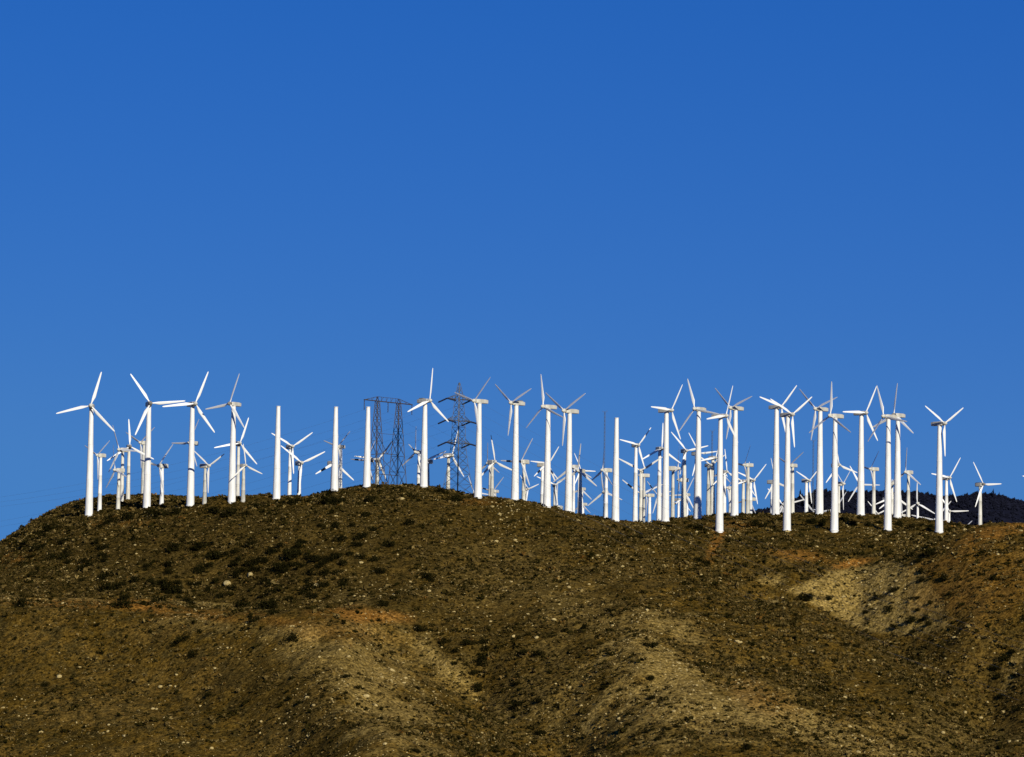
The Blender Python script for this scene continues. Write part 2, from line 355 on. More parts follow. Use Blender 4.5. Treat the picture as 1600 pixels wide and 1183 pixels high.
# ------------------------------------------------------------------ wind turbines
def tube_rings(rings, n=20, cap=True):
    """rings: list of (z, r) -> mesh arrays"""
    V, Fq = [], []
    a = np.arange(n) * 2 * math.pi / n
    for z, r in rings: V += [(r * math.cos(x), r * math.sin(x), z) for x in a]
    for k in range(len(rings) - 1):
        for i in range(n): Fq.append((k * n + i, k * n + (i + 1) % n, (k + 1) * n + (i + 1) % n, (k + 1) * n + i))
    return V, Fq
def bm_mesh(name, bm, mat, smooth=False):
    me = bpy.data.meshes.new(name); bm.normal_update(); bm.to_mesh(me); bm.free()
    me.materials.append(mat)
    if smooth:
        for p in me.polygons: p.use_smooth = True
        try: me.set_sharp_from_angle(angle=math.radians(40))
        except Exception: pass
    return me
def tower_mesh(h, rb, rtop, mat):
    R = lambda z: rb + (rtop - rb) * (z / h)
    rings = [(-1.2, rb * 1.0), (0.0, rb), (0.02, rb * 1.12), (0.16, rb * 1.12), (0.18, rb)]
    for k in (1, 2):
        z = h * k / 3; r = R(z)
        rings += [(z - 0.08, r), (z - 0.06, r * 1.035), (z + 0.06, r * 1.035), (z + 0.08, r)]
    rings += [(h - 0.12, rtop), (h - 0.1, rtop * 1.2), (h, rtop * 1.2), (h + 0.001, 0.01)]
    V, Fq = tube_rings(rings, 24)
    bm = bmesh.new(); vs = [bm.verts.new(v) for v in V]
    for f in Fq: bm.faces.new([vs[i] for i in f])
    return bm_mesh('tower', bm, mat, True)

def blade_section(s):
    """span fraction -> chord, thickness, twist, sweep offset (units of rotor radius)"""
    ch = np.interp(s, [0.04, 0.10, 0.16, 0.26, 0.45, 0.75, 0.95, 1.0], [0.040, 0.040, 0.064, 0.094, 0.080, 0.057, 0.040, 0.022])
    th = np.interp(s, [0.04, 0.10, 0.16, 0.26, 0.5, 1.0], [0.042, 0.040, 0.034, 0.026, 0.016, 0.006])
    tw = math.radians(np.interp(s, [0, 0.2, 0.5, 1.0], [24, 18, 9, 3]))
    off = np.interp(s, [0.04, 0.10, 0.26, 1.0], [0, 0, 0.018, 0.004])
    return ch, th, tw, off
def blade_mesh(name, mat, s0=0.05, s1=1.0, grow=1.0, n=14, hand=1):
    ss = [s for s in (0.05, 0.08, 0.11, 0.14, 0.18, 0.22, 0.27, 0.34, 0.42, 0.5, 0.6, 0.7, 0.8, 0.88, 0.94, 0.98, 1.0) if s0 < s < s1]
    ss = [s0] + ss + [s1]
    bm = bmesh.new(); rings = []
    for s in ss:
        ch, th, tw, off = blade_section(s); ring = []; tw = hand * (tw + math.radians(4)); off = off * hand
        foil = np.clip((s - 0.08) / 0.14, 0, 1)
        for i in range(n):
            a = 2 * math.pi * i / n
            x = 0.5 * math.cos(a) * hand; y = 0.5 * math.sin(a) * (1 - foil * 0.55 * (0.5 - x * hand))   # thinner to the trailing edge
            x, y = x * ch * grow + off * 1.0, y * th * grow
            ring.append(bm.verts.new((x * math.cos(tw) - y * math.sin(tw), x * math.sin(tw) + y * math.cos(tw), s)))
        rings.append(ring)
    for r0, r1 in zip(rings[:-1], rings[1:]):
        for i in range(n): bm.faces.new((r0[i], r0[(i + 1) % n], r1[(i + 1) % n], r1[i]))
    bm.faces.new(rings[-1]); bm.faces.new(rings[0][::-1])
    bmesh.ops.recalc_face_normals(bm, faces=bm.faces)
    return bm_mesh(name, bm, mat, True)
def nacelle_mesh(name, L0, L1, w, hh, mat, slope=0.75):
    """box body with sloped nose and tail, louvres, bevelled; rotor end at -L0, tail at +L1; centre line z=0"""
    bm = bmesh.new(); secs = [(-L0, .55, .62), (-L0 * .72, .95, .95), (0, 1, 1), (L1 * .7, 1, 1), (L1, .86, slope)]
    rings = []
    for y, fx, fz in secs:
        x, z0, z1 = w / 2 * fx, -hh * .5 * (0.85 + .15 * fz), hh * .5 * fz
        c = min(x, hh) * 0.22
        ring = [(-x + c, z0), (x - c, z0), (x, z0 + c), (x, z1 - c), (x - c, z1), (-x + c, z1), (-x, z1 - c), (-x, z0 + c)]
        rings.append([bm.verts.new((p, y, q)) for p, q in ring])
    for a, b in zip(rings[:-1], rings[1:]):
        for i in range(8): bm.faces.new((a[i], a[(i + 1) % 8], b[(i + 1) % 8], b[i]))
    bm.faces.new(rings[0][::-1]); bm.faces.new(rings[-1])
    bmesh.ops.recalc_face_normals(bm, faces=bm.faces)
    return bm_mesh(name, bm, mat, False)
def box_bm(bm, cx, cy, cz, sx, sy, sz):
    r = bmesh.ops.create_cube(bm, size=1)
    bmesh.ops.transform(bm, verts=r['verts'], matrix=Matrix.Translation((cx, cy, cz)) @ Matrix.Diagonal((sx, sy, sz, 1)))
def hub_mesh(mat):
    V, Fq = tube_rings([(-0.05, 0.03), (-0.05, 0.058), (0.02, 0.062), (0.055, 0.05), (0.085, 0.028), (0.095, 0.002)], 18)
    bm = bmesh.new(); vs = [bm.verts.new((x, -z, y)) for x, y, z in V]
    for f in Fq: bm.faces.new([vs[i] for i in f])
    bmesh.ops.recalc_face_normals(bm, faces=bm.faces)
    return bm_mesh('rotor_hub', bm, mat, True)
ME = {'blade': blade_mesh('blade', MAT['blade']), 'blade-': blade_mesh('blade', MAT['blade'], hand=-1), 'blade_cream-': blade_mesh('blade_aged', MAT['blade_cream'], hand=-1),
      'band-': blade_mesh('black_band', MAT['band'], 0.50, 0.72, 1.12, hand=-1), 'blade_cream': blade_mesh('blade_aged', MAT['blade_cream']),
      'band': blade_mesh('black_band', MAT['band'], 0.50, 0.72, 1.12),
      'nac_T': nacelle_mesh('nacelle_slim', 0.16, 0.30, 0.13, 0.125, MAT['nacelle']),
      'nac_F': nacelle_mesh('nacelle_boxy', 0.13, 0.22, 0.15, 0.155, MAT['nacelle'], .9),
      'hub': hub_mesh(MAT['hub']), 'hub_light': hub_mesh(MAT['nacelle'])}
bm = bmesh.new(); box_bm(bm, 0, .33, .02, .10, .012, .07); ME['vent'] = bm_mesh('nacelle_vent', bm, MAT['hub'])
bm = bmesh.new(); box_bm(bm, 0, 0.14, 0.075, .10, .16, .028); ME['hatch'] = bm_mesh('roof_hatch', bm, MAT['hub'])

def fit_rotor(hub, tips, rlo, rhi):
    """yaw and blade angle whose three projected tips come closest to the ones seen"""
    T = [((x - hub[0]), -(y - hub[1])) for x, y in tips]
    best = None
    for psi in range(0, 84, 3):
        cp = math.cos(math.radians(psi))
        th = np.radians(np.arange(0, 120, 2.0))
        D = np.stack([np.stack([np.cos(th + k * 2.0944) * cp, np.sin(th + k * 2.0944)], -1) for k in range(3)], 1)   # (60,3,2)
        for R in np.linspace(rlo, rhi, 6):
            P = D * R; err = np.zeros(len(th)); used = np.zeros((len(th), 3))
            for tx, ty in T:
                e = (P[:, :, 0] - tx) ** 2 + (P[:, :, 1] - ty) ** 2 + used * 1e6
                k = e.argmin(1); err += e[np.arange(len(th)), k]; used[np.arange(len(th)), k] = 1
            j = err.argmin()
            if best is None or err[j] < best[0]: best = (err[j], math.radians(psi), th[j], R)
    return best

# key, class, base(u,v) at the ground, hub(u,v), tips, nacelle side, options
TU = [
 ('T', (138.8, 806), (143.7, 634.7), [(159, 580), (91, 646.4), (184, 673)], 'B', {}),
 ('T', (229.2, 795), (231.6, 631), [(198.7, 586.4), (282.5, 625.5), (209.7, 682)], 'B', {'dark': 1}),
 ('T', (297.3, 791), (303.8, 631.4), [(319.5, 581.5), (254.8, 637.4), (335.7, 675.4)], 'L', {}),
 ('T', (362, 785), (362, 631.4), [(375.7, 588.6), (325.8, 637.4), (394.6, 674.7)], 'R', {'dark': 1}),
 ('bare', (432, 780.5), (435, 634.7), [], '', {}),
 ('bare', (522.5, 768), (524.7, 635.8), [], '', {}),
 ('bare', (573, 762), (574.4, 635.8), [], '', {}),
 ('T', (662, 761), (668.4, 626.4), [(667.4, 575.8), (634.6, 646), (698.4, 660.7)], 'L', {'hatch': 1}),
 ('T', (746.8, 777.6), (743, 627), [(767, 592)], 'R', {'psi': 50}),
 ('T', (804.6, 778.5), (799.6, 630), [(777.8, 598.5), (831, 611), (797.4, 681.5)], 'R', {'hatch': 1}),
 ('T', (854.5, 792), (850.3, 635.8), [(849, 584.6), (830.3, 668.8), (873.8, 655)], 'R', {'pos': 1}),
 ('T', (888, 800), (881.5, 642.4), [(861.3, 612.7), (909, 621.5), (882.6, 699.6)], 'R', {}),
 ('bare', (961.5, 814.5), (963.2, 653), [], '', {}),
 ('T', (1039.5, 815), (1047.8, 641.4), [(1058.8, 600.8), (1012.4, 637.7), (1064.3, 686.5)], 'L', {}),
 ('T', (1090, 810), (1085.5, 639.3), [(1073.4, 592), (1058.7, 676), (1119, 648.6)], 'R', {'pos': 1}),
 ('T', (1124, 830.5), (1133.4, 650), [(1136.7, 602), (1097.6, 657.6), (1154.3, 691.6)], 'L', {}),
 ('T', (1147.7, 806), (1141.5, 638), [(1122.4, 606), (1171, 625), (1137.8, 687)], 'R', {}),
 ('T', (1212, 806), (1219.6, 636), [(1241, 603.5), (1180.4, 625), (1226.8, 680)], 'L', {}),
 ('T', (1229.5, 829.5), (1236.7, 648), [(1265, 620.7), (1195.4, 626.6), (1243.3, 701.5)], 'L', {}),
 ('T', (1280.4, 804), (1274.5, 639.3), [(1253.6, 606.4), (1307, 625.5), (1270.5, 687.7)], 'R', {}),
 ('T', (1303.7, 830), (1297.6, 650), [(1299.3, 596.5), (1278.2, 675), (1316.3, 679)], 'R', {'pos': 1}),
 ('T', (1344.8, 805), (1347, 645.5), [(1367.5, 602.4), (1311.9, 646.6), (1372.3, 687.3)], 'L', {}),
 ('T', (1387, 829), (1381.4, 651), [(1371.8, 602.8), (1360.8, 690.4), (1414.8, 663)], 'R', {'pos': 1}),
 ('T', (1402, 808.5), (1400, 649), [(1405, 603.4), (1431.5, 682)], 'R', {'dark': 1, 'psi': 45}),
 ('T', (1467.3, 832), (1474, 662), [(1436.5, 635.8), (1503, 638.5), (1476.8, 713.9)], 'L', {}),
 # shorter machines standing among and behind the tall row
 ('F', (155.4, 799.6), (151.4, 711.6), [(128.8, 693), (174.5, 687.5), (152.5, 749)], 'R', {'g': 1}),
 ('F', (190, 785), (185, 703), [(174, 665.5), (166.4, 740), (216.3, 709.5)], 'R', {'g': 1, 'c': 'cream'}),
 ('F', (184.4, 797.4), (181, 734.7), [(178, 698.5), (162.4, 766), (201, 749)], 'R', {'g': 1, 'c': 'cream'}),
 ('F', (199.8, 781.5), (201.3, 698), [(198.7, 654.5), (241.5, 717.6), (170, 718.7)], 'L', {'g': 1, 'c': 'cream', 'dark': 1}),
 ('F', (223, 774), (224, 692), [(205, 681.5), (255.4, 667), (221, 736)], 'R', {'c': 'grey', 'bc': 1}),
 ('F', (252.5, 788.5), (249.3, 728), [(273, 697.4), (216.7, 719.8), (259, 775)], 'R', {'g': 1, 'band': 1}),
 ('F', (299, 786), (301.6, 692.5), [(266.5, 692.3), (312.6, 656.7), (309, 729)], 'R', {'g': 1}),
 ('F', (319.5, 787.5), (325.4, 728), [(303.8, 708.4), (346.7, 710), (328, 775)], 'L', {'g': 1, 'c': 'grey'}),
 ('F', (371, 781.5), (375.7, 693), [(385, 655), (335.3, 700.7), (402.7, 727.7)], 'L', {'c': 'cream'}),
 ('F', (379.7, 783.7), (384.5, 727.5), [(379.7, 696.3), (413.7, 745), (368.7, 751)], 'L', {'g': 1, 'c': 'grey'}),
 ('F', (452, 780), (456, 698), [(423, 677.6), (484.3, 677), (461, 742.4)], 'L', {}),
 ('F', (467, 779.5), (465, 723.7), [(435, 699.6), (502, 705), (462.3, 768.8)], 'L', {}),
 ('F', (519, 769), (516.6, 723.7), [(518, 676.5), (485.8, 742.4), (544.5, 746.8)], 'L', {'band': 1}),
 ('F', (531.3, 767), (530.4, 698), [(503.4, 690), (546.3, 676.5), (533, 733)], 'R', {'bc': 1}),
 ('F', (576, 763), (573, 719), [(548, 716.5)], 'R', {'band': 0, 'psi': 45, 'c': 'cream'}),
 ('F', (589, 761), (589.7, 718.5), [(610, 688), (596.5, 756.5), (570, 721)], 'B', {'c': 'grey', 'bc': 1}),
 ('F', (654, 762), (654.5, 706.7), [(652.6, 664.4), (632.5, 725.8)], 'R', {}),
 ('F', (668, 762), (662, 721), [(634.5, 693.5)], 'R', {'band': 0, 'psi': 35, 'c': 'cream'}),
 ('F', (700, 769), (702, 711.7), [(703, 672), (666.7, 723.6), (713, 745)], 'L', {'c': 'cream'}),
 ('F', (768.4, 779.5), (772, 722), [(762, 677.7), (752.4, 744), (808.6, 737.5)], 'L', {'c': 'grey', 'bc': 1}),
 ('S', (765, 780), (766, 724), [(748, 733), (785, 735.7), (763, 684)], 'R', {'c': 'grey', 'bc': 1, 'D': 60}),
 ('S', (773.7, 780), (774.3, 767.7), [(792, 746.4), (753, 761.8)], 'R', {'band': 1, 'c': 'grey', 'D': 120}),
 ('S', (743, 780), (741, 770), [(762, 774)], 'R', {'psi': 30, 'D': 140}),
 ('F', (818, 783), (814.5, 721.5), [(831.7, 686.6), (782.6, 719.8), (827.6, 759.4)], 'R', {'band': 1, 'c': 'cream'}),
 ('S', (821, 784), (827.6, 764), [(836.5, 787.8), (810, 740.5), (843, 760)], 'L', {'c': 'cream', 'D': 90}),
 ('F', (847, 792), (850.6, 726.5), [(850, 684.8), (831.7, 745.8), (871.4, 745.2)], 'L', {'band': 1}),
 ('F', (853, 793), (850.5, 725), [(823, 719.8), (866.6, 693.7), (864, 753)], 'L', {'bc': 1, 'D': 50}),
 ('S', (866, 796), (863, 758), [(831.7, 745.8), (868, 790)], 'L', {'c': 'grey', 'D': 70}),
 ('S', (873, 797), (872, 793), [(873, 754)], 'R', {'psi': 30, 'D': 150}),
 ('S', (896, 803), (893.6, 729.6), [(864, 754)], 'R', {'psi': 35, 'D': 45, 'bc': 1}),
 ('F', (906.3, 804), (903.7, 736), [(903.7, 693.5), (864, 757.5), (925.3, 760.7)], 'R', {'c': 'cream', 'bc': 1}),
 ('S', (904, 804), (902, 735), [(931, 739.7), (902.5, 756)], 'L', {'D': 80, 'psi': 40}),
 ('S', (909, 805), (908.8, 764), [(931.6, 777), (893, 768.5)], 'R', {'D': 110}),
 ('S', (911, 806), (901, 788), [(894, 800)], 'R', {'psi': 55, 'D': 160}),
 ('F', (946.6, 810.5), (943.7, 734.7), [(945, 697), (926, 751), (957, 762)], 'R', {}),
 ('S', (945, 811), (945, 769), [(926, 786.7), (978.6, 782.2), (942, 733)], 'R', {'c': 'grey', 'D': 90}),
 ('M', (992.3, 816), (997.7, 695.8), [(967, 688.7), (1017, 667.8), (1007, 729.3)], 'L', {}),
 ('F', (1001, 819), (998.4, 735.8), [(967, 721.6), (1037, 713.4)], 'R', {'c': 'cream', 'bc': 1}),
 ('S', (1005.8, 819), (1001, 743), [(1002, 780)], 'R', {'psi': 80, 'D': 40, 'c': 'grey'}),
 ('S', (1004, 819), (1002.5, 773), [(972.7, 749.3)], 'R', {'psi': 20, 'D': 120, 'band': 0, 'dark': 1}),
 ('F', (1014.6, 819), (1008.6, 774), [(1024, 759), (1010.6, 800)], 'R', {'D': 60}),
 ('S', (1030, 819), (1031, 774), [(1016, 752.7)], 'R', {'band': 0, 'psi': 35, 'D': 130}),
 ('M', (1029.5, 816), (1034.3, 701.3), [(1033, 662), (1002.2, 719.5), (1064.7, 726.3)], 'L', {}),
 ('F', (1050.8, 814.5), (1056, 732), [(1058, 690)], 'L', {'psi': 81, 'c': 'grey', 'bc': 1}),
 ('M', (1068.5, 812.5), (1071.5, 704.6), [(1045, 675.6), (1105.6, 697.9), (1065, 742)], 'L', {'c': 'cream'}),
 ('M', (1087, 811), (1088, 708.7), [(1068.4, 677.6), (1117, 706.7), (1081.5, 745)], 'L', {'D': 30}),
 ('F', (1066.5, 813), (1064, 750), [(1062, 786)], 'R', {'psi': 78, 'c': 'cream', 'D': 10}),
 ('S', (1073.5, 812), (1073.8, 773), [(1044.7, 776.4), (1084, 755), (1084, 794)], 'R', {'D': 100}),
 ('S', (1060, 813), (1068, 781), [(1054, 793)], 'L', {'psi': 50, 'band': 0, 'D': 150}),
 ('F', (1106.3, 811), (1108, 727), [(1084, 716), (1131, 712), (1108, 765)], 'L', {'c': 'grey', 'bc': 1}),
 ('M', (1113, 810.5), (1116, 715.5), [(1121, 692), (1092, 724)], 'L', {'c': 'cream', 'psi': 40}),
 ('F', (1131.4, 809), (1133.3, 737.7), [(1132, 697.8), (1162, 746), (1112, 757)], 'L', {}),
 ('S', (1128, 809), (1130, 738), [(1142, 753.5)], 'R', {'psi': 50, 'D': 70}),
 ('S', (1140.3, 808), (1140.3, 762.4), [(1121, 751)], 'R', {'psi': 50, 'c': 'cream', 'D': 60}),
 ('F', (1168.2, 808), (1163.7, 726.8), [(1167.5, 701), (1155, 722)], 'R', {'c': 'grey', 'psi': 70, 'R': 37}),
 ('F', (1161, 808), (1164.5, 752), [(1181.5, 729.5), (1151, 769)], 'L', {'c': 'cream', 'D': 40, 'R': 32, 'psi': 45}),
 ('F', (1172.6, 808), (1174.5, 750.4), [(1199, 724.4), (1183.8, 788.4), (1150, 741)], 'L', {'D': 50}),
 ('S', (1173.5, 808), (1172.6, 780), [(1181.5, 748.5), (1183.4, 806.8), (1153.6, 787.8)], 'R', {'D': 110}),
 ('F', (1206, 806), (1208, 753), [(1198, 711.7), (1184, 776.4), (1228, 753.5)], 'L', {'D': 40, 'bc': 1, 'dark': 1}),
 ('S', (1224, 805), (1221, 789), [(1197, 765), (1254, 782.5)], 'R', {'D': 110}),
 ('S', (1213, 806), (1216, 806), [(1187, 803)], 'R', {'psi': 25, 'D': 160}),
 ('F', (1238, 806), (1233.5, 727.3), [(1254.7, 707.5), (1214, 711)], 'R', {'c': 'cream', 'bc': 1}),
 ('F', (1259.6, 805), (1262.4, 751), [(1283, 732), (1241, 740), (1270.3, 789)], 'L', {'D': 20}),
 ('S', (1276, 805), (1273, 803), [(1250, 773)], 'R', {'psi': 25, 'D': 160}),
 ('F', (1306, 805), (1308.8, 727), [(1298, 688), (1338.6, 741), (1288, 757)], 'L', {'D': 20}),
 ('S', (1310.5, 805), (1313.8, 756), [(1326.5, 736.4), (1320.8, 796.7)], 'L', {'c': 'cream', 'D': 60, 'R': 41}),
 ('S', (1343, 806), (1342.5, 757), [(1328, 737), (1380.4, 761.6)], 'R', {'D': 90}),
 ('S', (1306, 806), (1300, 801), [(1270, 796)], 'R', {'psi': 40, 'D': 140}),
 ('F', (1365, 807), (1361.4, 733), [(1373.8, 704), (1345, 727), (1362, 768)], 'R', {'c': 'cream'}),
 ('S', (1368, 808), (1370, 803), [(1351, 785), (1390, 793)], 'L', {'D': 140}),
 ('S', (1385, 809), (1389, 780), [(1366, 790)], 'L', {'psi': 40, 'D': 100}),
 ('F', (1393.4, 808), (1394, 755), [(1396, 720)], 'L', {'psi': 80, 'D': 30, 'c': 'cream'}),
 ('S', (1395, 808), (1397, 776), [(1425, 794)], 'L', {'psi': 35, 'D': 120}),
 ('F', (1419, 811), (1414.7, 738), [(1415, 698.3), (1442.5, 759.8), (1398, 748)], 'R', {'c': 'cream'}),
 ('S', (1433.8, 813), (1434.6, 787), [(1434, 756.3), (1407, 806), (1461, 805.4)], 'R', {'D': 60}),
 ('S', (1412, 811), (1411, 806), [(1408.8, 774.6)], 'R', {'psi': 30, 'D': 130}),
 ('S', (1463, 816), (1461, 813), [(1425, 804.6)], 'R', {'psi': 25, 'D': 150}),
 ('F', (1478.5, 816), (1483.3, 746.8), [(1498, 715.7), (1450, 741), (1498, 785.4)], 'L', {}),
 ('S', (1483, 817), (1484, 799), [(1516.8, 799), (1473, 782), (1470, 826)], 'B', {'D': 80}),
 ('F', (1531.3, 824), (1532.6, 757), [(1514.4, 722.5), (1566.5, 756), (1523.9, 791.7)], 'L', {'c': 'cream', 'dark': 1}),
 ('F', (1629, 830), (1632, 756), [(1594, 745.5)], 'L', {'psi': 25, 'D': 40}),
 ('S', (1502, 822), (1500, 833), [(1518.5, 814.5)], 'R', {'psi': 40, 'D': 120}),
]
SPEC = {'T': (12.6, 6.6, 50, 59), 'bare': (12.4, 6.2, 0, 0), 'M': (8.6, 4.8, 38, 44), 'F': (7.0, 4.3, 34, 45), 'S': (5.2, 3.4, 30, 42)}
ORD = ['', 'first', 'second', 'third', 'fourth', 'fifth', 'sixth', 'seventh', 'eighth', 'ninth', 'tenth', 'eleventh', 'twelfth', 'thirteenth', 'fourteenth', 'fifteenth',
       'sixteenth', 'seventeenth', 'eighteenth', 'nineteenth', 'twentieth', 'twenty-first', 'twenty-second', 'twenty-third', 'twenty-fourth', 'twenty-fifth']
tall = sorted([e[1][0] for e in TU if e[0] in ('T', 'bare')])
def pose_words(angs):
    """clock positions of the three blades, as seen in the photo"""
    hrs = sorted(int(round(((90 - a) % 360) / 30)) % 12 or 12 for a in angs)
    return "blades at %d, %d, %d o'clock" % tuple(hrs)
seen_labels = {}
gaps = {}
for e in TU:
    if e[0] not in ('T', 'bare'): gaps.setdefault(int(np.searchsorted(tall, e[2][0])), []).append(e[2])
OUT = []
for cls, base, hub, tips, side, op in TU:
    wb, wt, rlo, rhi = SPEC[cls]
    P = None
    if cls in ('T', 'bare') or op.get('g'):
        P = hit(*base)
        if P is None:
            d = float(pw(base[0], CREST)); r = ray(*base); P = np.array([r[0] * d, d, 0]); P[2] = height(P[0], P[1])[0]
    else:
        d = float(pw(base[0], CREST)) + 18 + op.get('D', 0) * 1.5
        r = ray(base[0], base[1]); P = np.array([r[0] * d, d, 0]); P[2] = height(P[0], P[1])[0]
    pxm = F / P[1]
    hz = zeta_for(P[0] / P[1], hub[1]) * P[1]
    hh = hz - P[2]                                    # hub height above the ground
    if cls == 'bare':
        tw = link('turbine_tower', tower_mesh(hh, wb / 2 / pxm, wt / 2 / pxm, MAT['white']))
        tw.location = P; n = tall.index(base[0]) + 1
        tag(tw, {5: 'bare white tower without rotor, left of three, alone between two turbine groups', 6: 'bare white tower without rotor, middle one of the three left of pylons',
                 7: 'bare white tower without rotor, touching the portal pylon on its left'}.get(n, 'bare white tower without rotor, right of centre among bladed turbines'), 'tower', 'bare turbine towers without rotors')
        continue
    if 'R' in op: rlo = rhi = op['R']
    if 'psi' in op and len(tips) < 3:
        ps = math.radians(op['psi']); best = None
        for th in np.radians(np.arange(0, 360, 2.0)):
            for R in np.linspace(rlo, rhi, 6):
                e = 0
                for tx, ty in tips:
                    e += min((R * math.cos(th + k * 2.0944) * math.cos(ps) - (tx - hub[0])) ** 2 + (R * math.sin(th + k * 2.0944) + (ty - hub[1])) ** 2 for k in range(3))
                if best is None or e < best[0]: best = (e, ps, th, R)
    else: best = fit_rotor(hub, tips, rlo, rhi)
    err, psi, th, Rpx = best
    if side == 'R' : psi = -min(max(psi, math.radians(12)), math.radians(50 if cls == 'T' and 'psi' not in op else 80))
    elif side == 'L': psi = max(psi, math.radians(12))
    elif side == 'B': psi = max(min(psi, math.radians(15)), 0) * (1 if hub[0] > base[0] else -1)
    R = Rpx / pxm
    root = empty('wind_turbine', P, psi)
    tmat = MAT[op.get('c', 'white')]
    nT = cls == 'T'
    nh = (0.125 if nT else 0.18) * R
    tw = link('tower', tower_mesh(max(hh - nh * .45, 0.5), wb / 2 / pxm, wt / 2 / pxm, tmat), root)
    nac = link('nacelle', ME['nac_T' if nT else 'nac_F'], root); nac.location = (0, 0, hh); nac.scale = (R,) * 3
    if nT:
        v = link('vent', ME['vent'], nac)
        v.location = (0, -.03, 0)
    if op.get('hatch'): link('roof_hatch', ME['hatch'], nac)
    ov = (0.20 if nT else 0.17) * R
    hb = link('rotor_hub', ME['hub' if op.get('dark') else 'hub_light'], root); hb.location = (0, -ov, hh); hb.scale = (R,) * 3
    angs = []
    bandtip = op.get('band')
    hand = '-' if psi < -0.25 and not op.get('pos') else ''
    for k in range(3):
        a = th + k * 2.0944
        angs.append(math.degrees(math.atan2(math.sin(a), math.cos(a) * math.cos(psi))))
        b = link('blade', ME[('blade_cream' if op.get('bc') or op.get('c') == 'grey' else 'blade') + hand], root)
        b.location = (0, -ov, hh); b.scale = (R,) * 3; b.rotation_euler = (0, math.pi / 2 - a, 0)
        if bandtip is not None:
            tx, ty = tips[bandtip][0] - hub[0], -(tips[bandtip][1] - hub[1])
            ks = [(Rpx * math.cos(th + q * 2.0944) * math.cos(psi) - tx) ** 2 + (Rpx * math.sin(th + q * 2.0944) - ty) ** 2 for q in range(3)]
            if int(np.argmin(ks)) == k:
                link('black_band', ME['band' + hand], b); b['label'] = 'blade with a black band'
    pose = pose_words(angs)
    if nT:
        n = tall.index(base[0]) + 1
        lab = 'tall white turbine, %s tall tower from left, %s' % (ORD[n], pose)
        root['group'] = 'tall turbines along the hill crest'
    else:
        g = int(np.searchsorted(tall, hub[0]))
        where = ('between tall towers %d and %d' % (g, g + 1)) if 0 < g < len(tall) else ('right of all tall towers' if g else 'left of all tall towers')
        mates = sorted(gaps[g], key=lambda p: p[1]); rk = mates.index(hub); 
        pos = 'only' if len(mates) == 1 else ('highest-set' if rk == 0 else 'lowest-set' if rk == len(mates) - 1 else '%s-highest' % ORD[rk + 1])
        lab = '%s rear turbine %s, %s' % (pos, where, pose)
        root['group'] = 'shorter turbines behind the crest row'
        if bandtip is not None: lab = lab.replace('rear turbine', 'black-banded rear turbine')
    tag(root, lab, 'wind turbine')
    hu, hv = project(P + np.array([math.sin(psi) * ov, -math.cos(psi) * ov, hh]))
    OUT.append((cls, base, err, math.degrees(psi), Rpx, hu - hub[0], hh, R))
for o in OUT:
    if o[2] > 250 or abs(o[5]) > 5: print('FIT', o[0], o[1], 'err %.0f psi %.0f R %.0f hubdx %.1f h %.1f Rm %.1f' % o[2:])

# ------------------------------------------------------------------ lattice pylons and lines
class Bars:
    def __init__(s): s.V, s.F = [], []
    def bar(s, a, b, r=0.05):
        a, b = Vector(a), Vector(b); d = (b - a)
        if d.length < 1e-4: return
        q = d.to_track_quat('Z', 'Y'); n = len(s.V)
        for p in (a, b):
            for x, y in ((-r, -r), (r, -r), (r, r), (-r, r)): s.V.append(tuple(p + q @ Vector((x, y, 0))))
        for i in range(4): s.F.append((n + i, n + (i + 1) % 4, n + 4 + (i + 1) % 4, n + 4 + i))
        s.F.append((n + 3, n + 2, n + 1, n)); s.F.append((n + 4, n + 5, n + 6, n + 7))
    def mesh(s, name, mat): return np_mesh(name, s.V, s.F, mat)
def lattice_column(B, levels, leg=0.07, br=0.035, strong=()):
    """levels: (cx, cy, z, half width)"""
    for (x0, y0, z0, h0), (x1, y1, z1, h1) in zip(levels[:-1], levels[1:]):
        c0 = [(x0 + sx * h0, y0 + sy * h0, z0) for sx, sy in ((-1, -1), (1, -1), (1, 1), (-1, 1))]
        c1 = [(x1 + sx * h1, y1 + sy * h1, z1) for sx, sy in ((-1, -1), (1, -1), (1, 1), (-1, 1))]
        for i in range(4):
            j = (i + 1) % 4
            B.bar(c0[i], c1[i], leg * (2.4 if i in strong else 1)); B.bar(c0[i], c1[j], br); B.bar(c0[j], c1[i], br); B.bar(c1[i], c1[j], br)
def string_mesh(a, b, r, mat, n=9):
    """row of insulator discs"""
    a, b = Vector(a), Vector(b); q = (b - a).to_track_quat('Z', 'Y'); L = (b - a).length
    rings = []
    for i in range(n):
        z = L * (i + .5) / n; e = L / n * .5
        rings += [(z - e, r * .35), (z - e * .3, r), (z + e * .3, r), (z + e, r * .35)]
    V, Fq = tube_rings(rings, 8)
    return np_mesh('insulator', [tuple(a + q @ Vector(v)) for v in V], Fq, mat, True)
def wire_mesh(p0, p1, sag, r, n=40):
    p0, p1 = np.array(p0), np.array(p1); V, Fq = [], []
    for i in range(n + 1):
        f = i / n; c = p0 + (p1 - p0) * f; c = c - np.array([0, 0, sag * 4 * f * (1 - f)])
        for k in range(4): V.append((c[0] + r * math.cos(k * 1.5708), c[1], c[2] + r * math.sin(k * 1.5708)))
    for i in range(n):
        for k in range(4): Fq.append((i * 4 + k, i * 4 + (k + 1) % 4, i * 4 + 4 + (k + 1) % 4, i * 4 + 4 + k))
    return np_mesh('conductor', V, Fq, MAT['wire'])

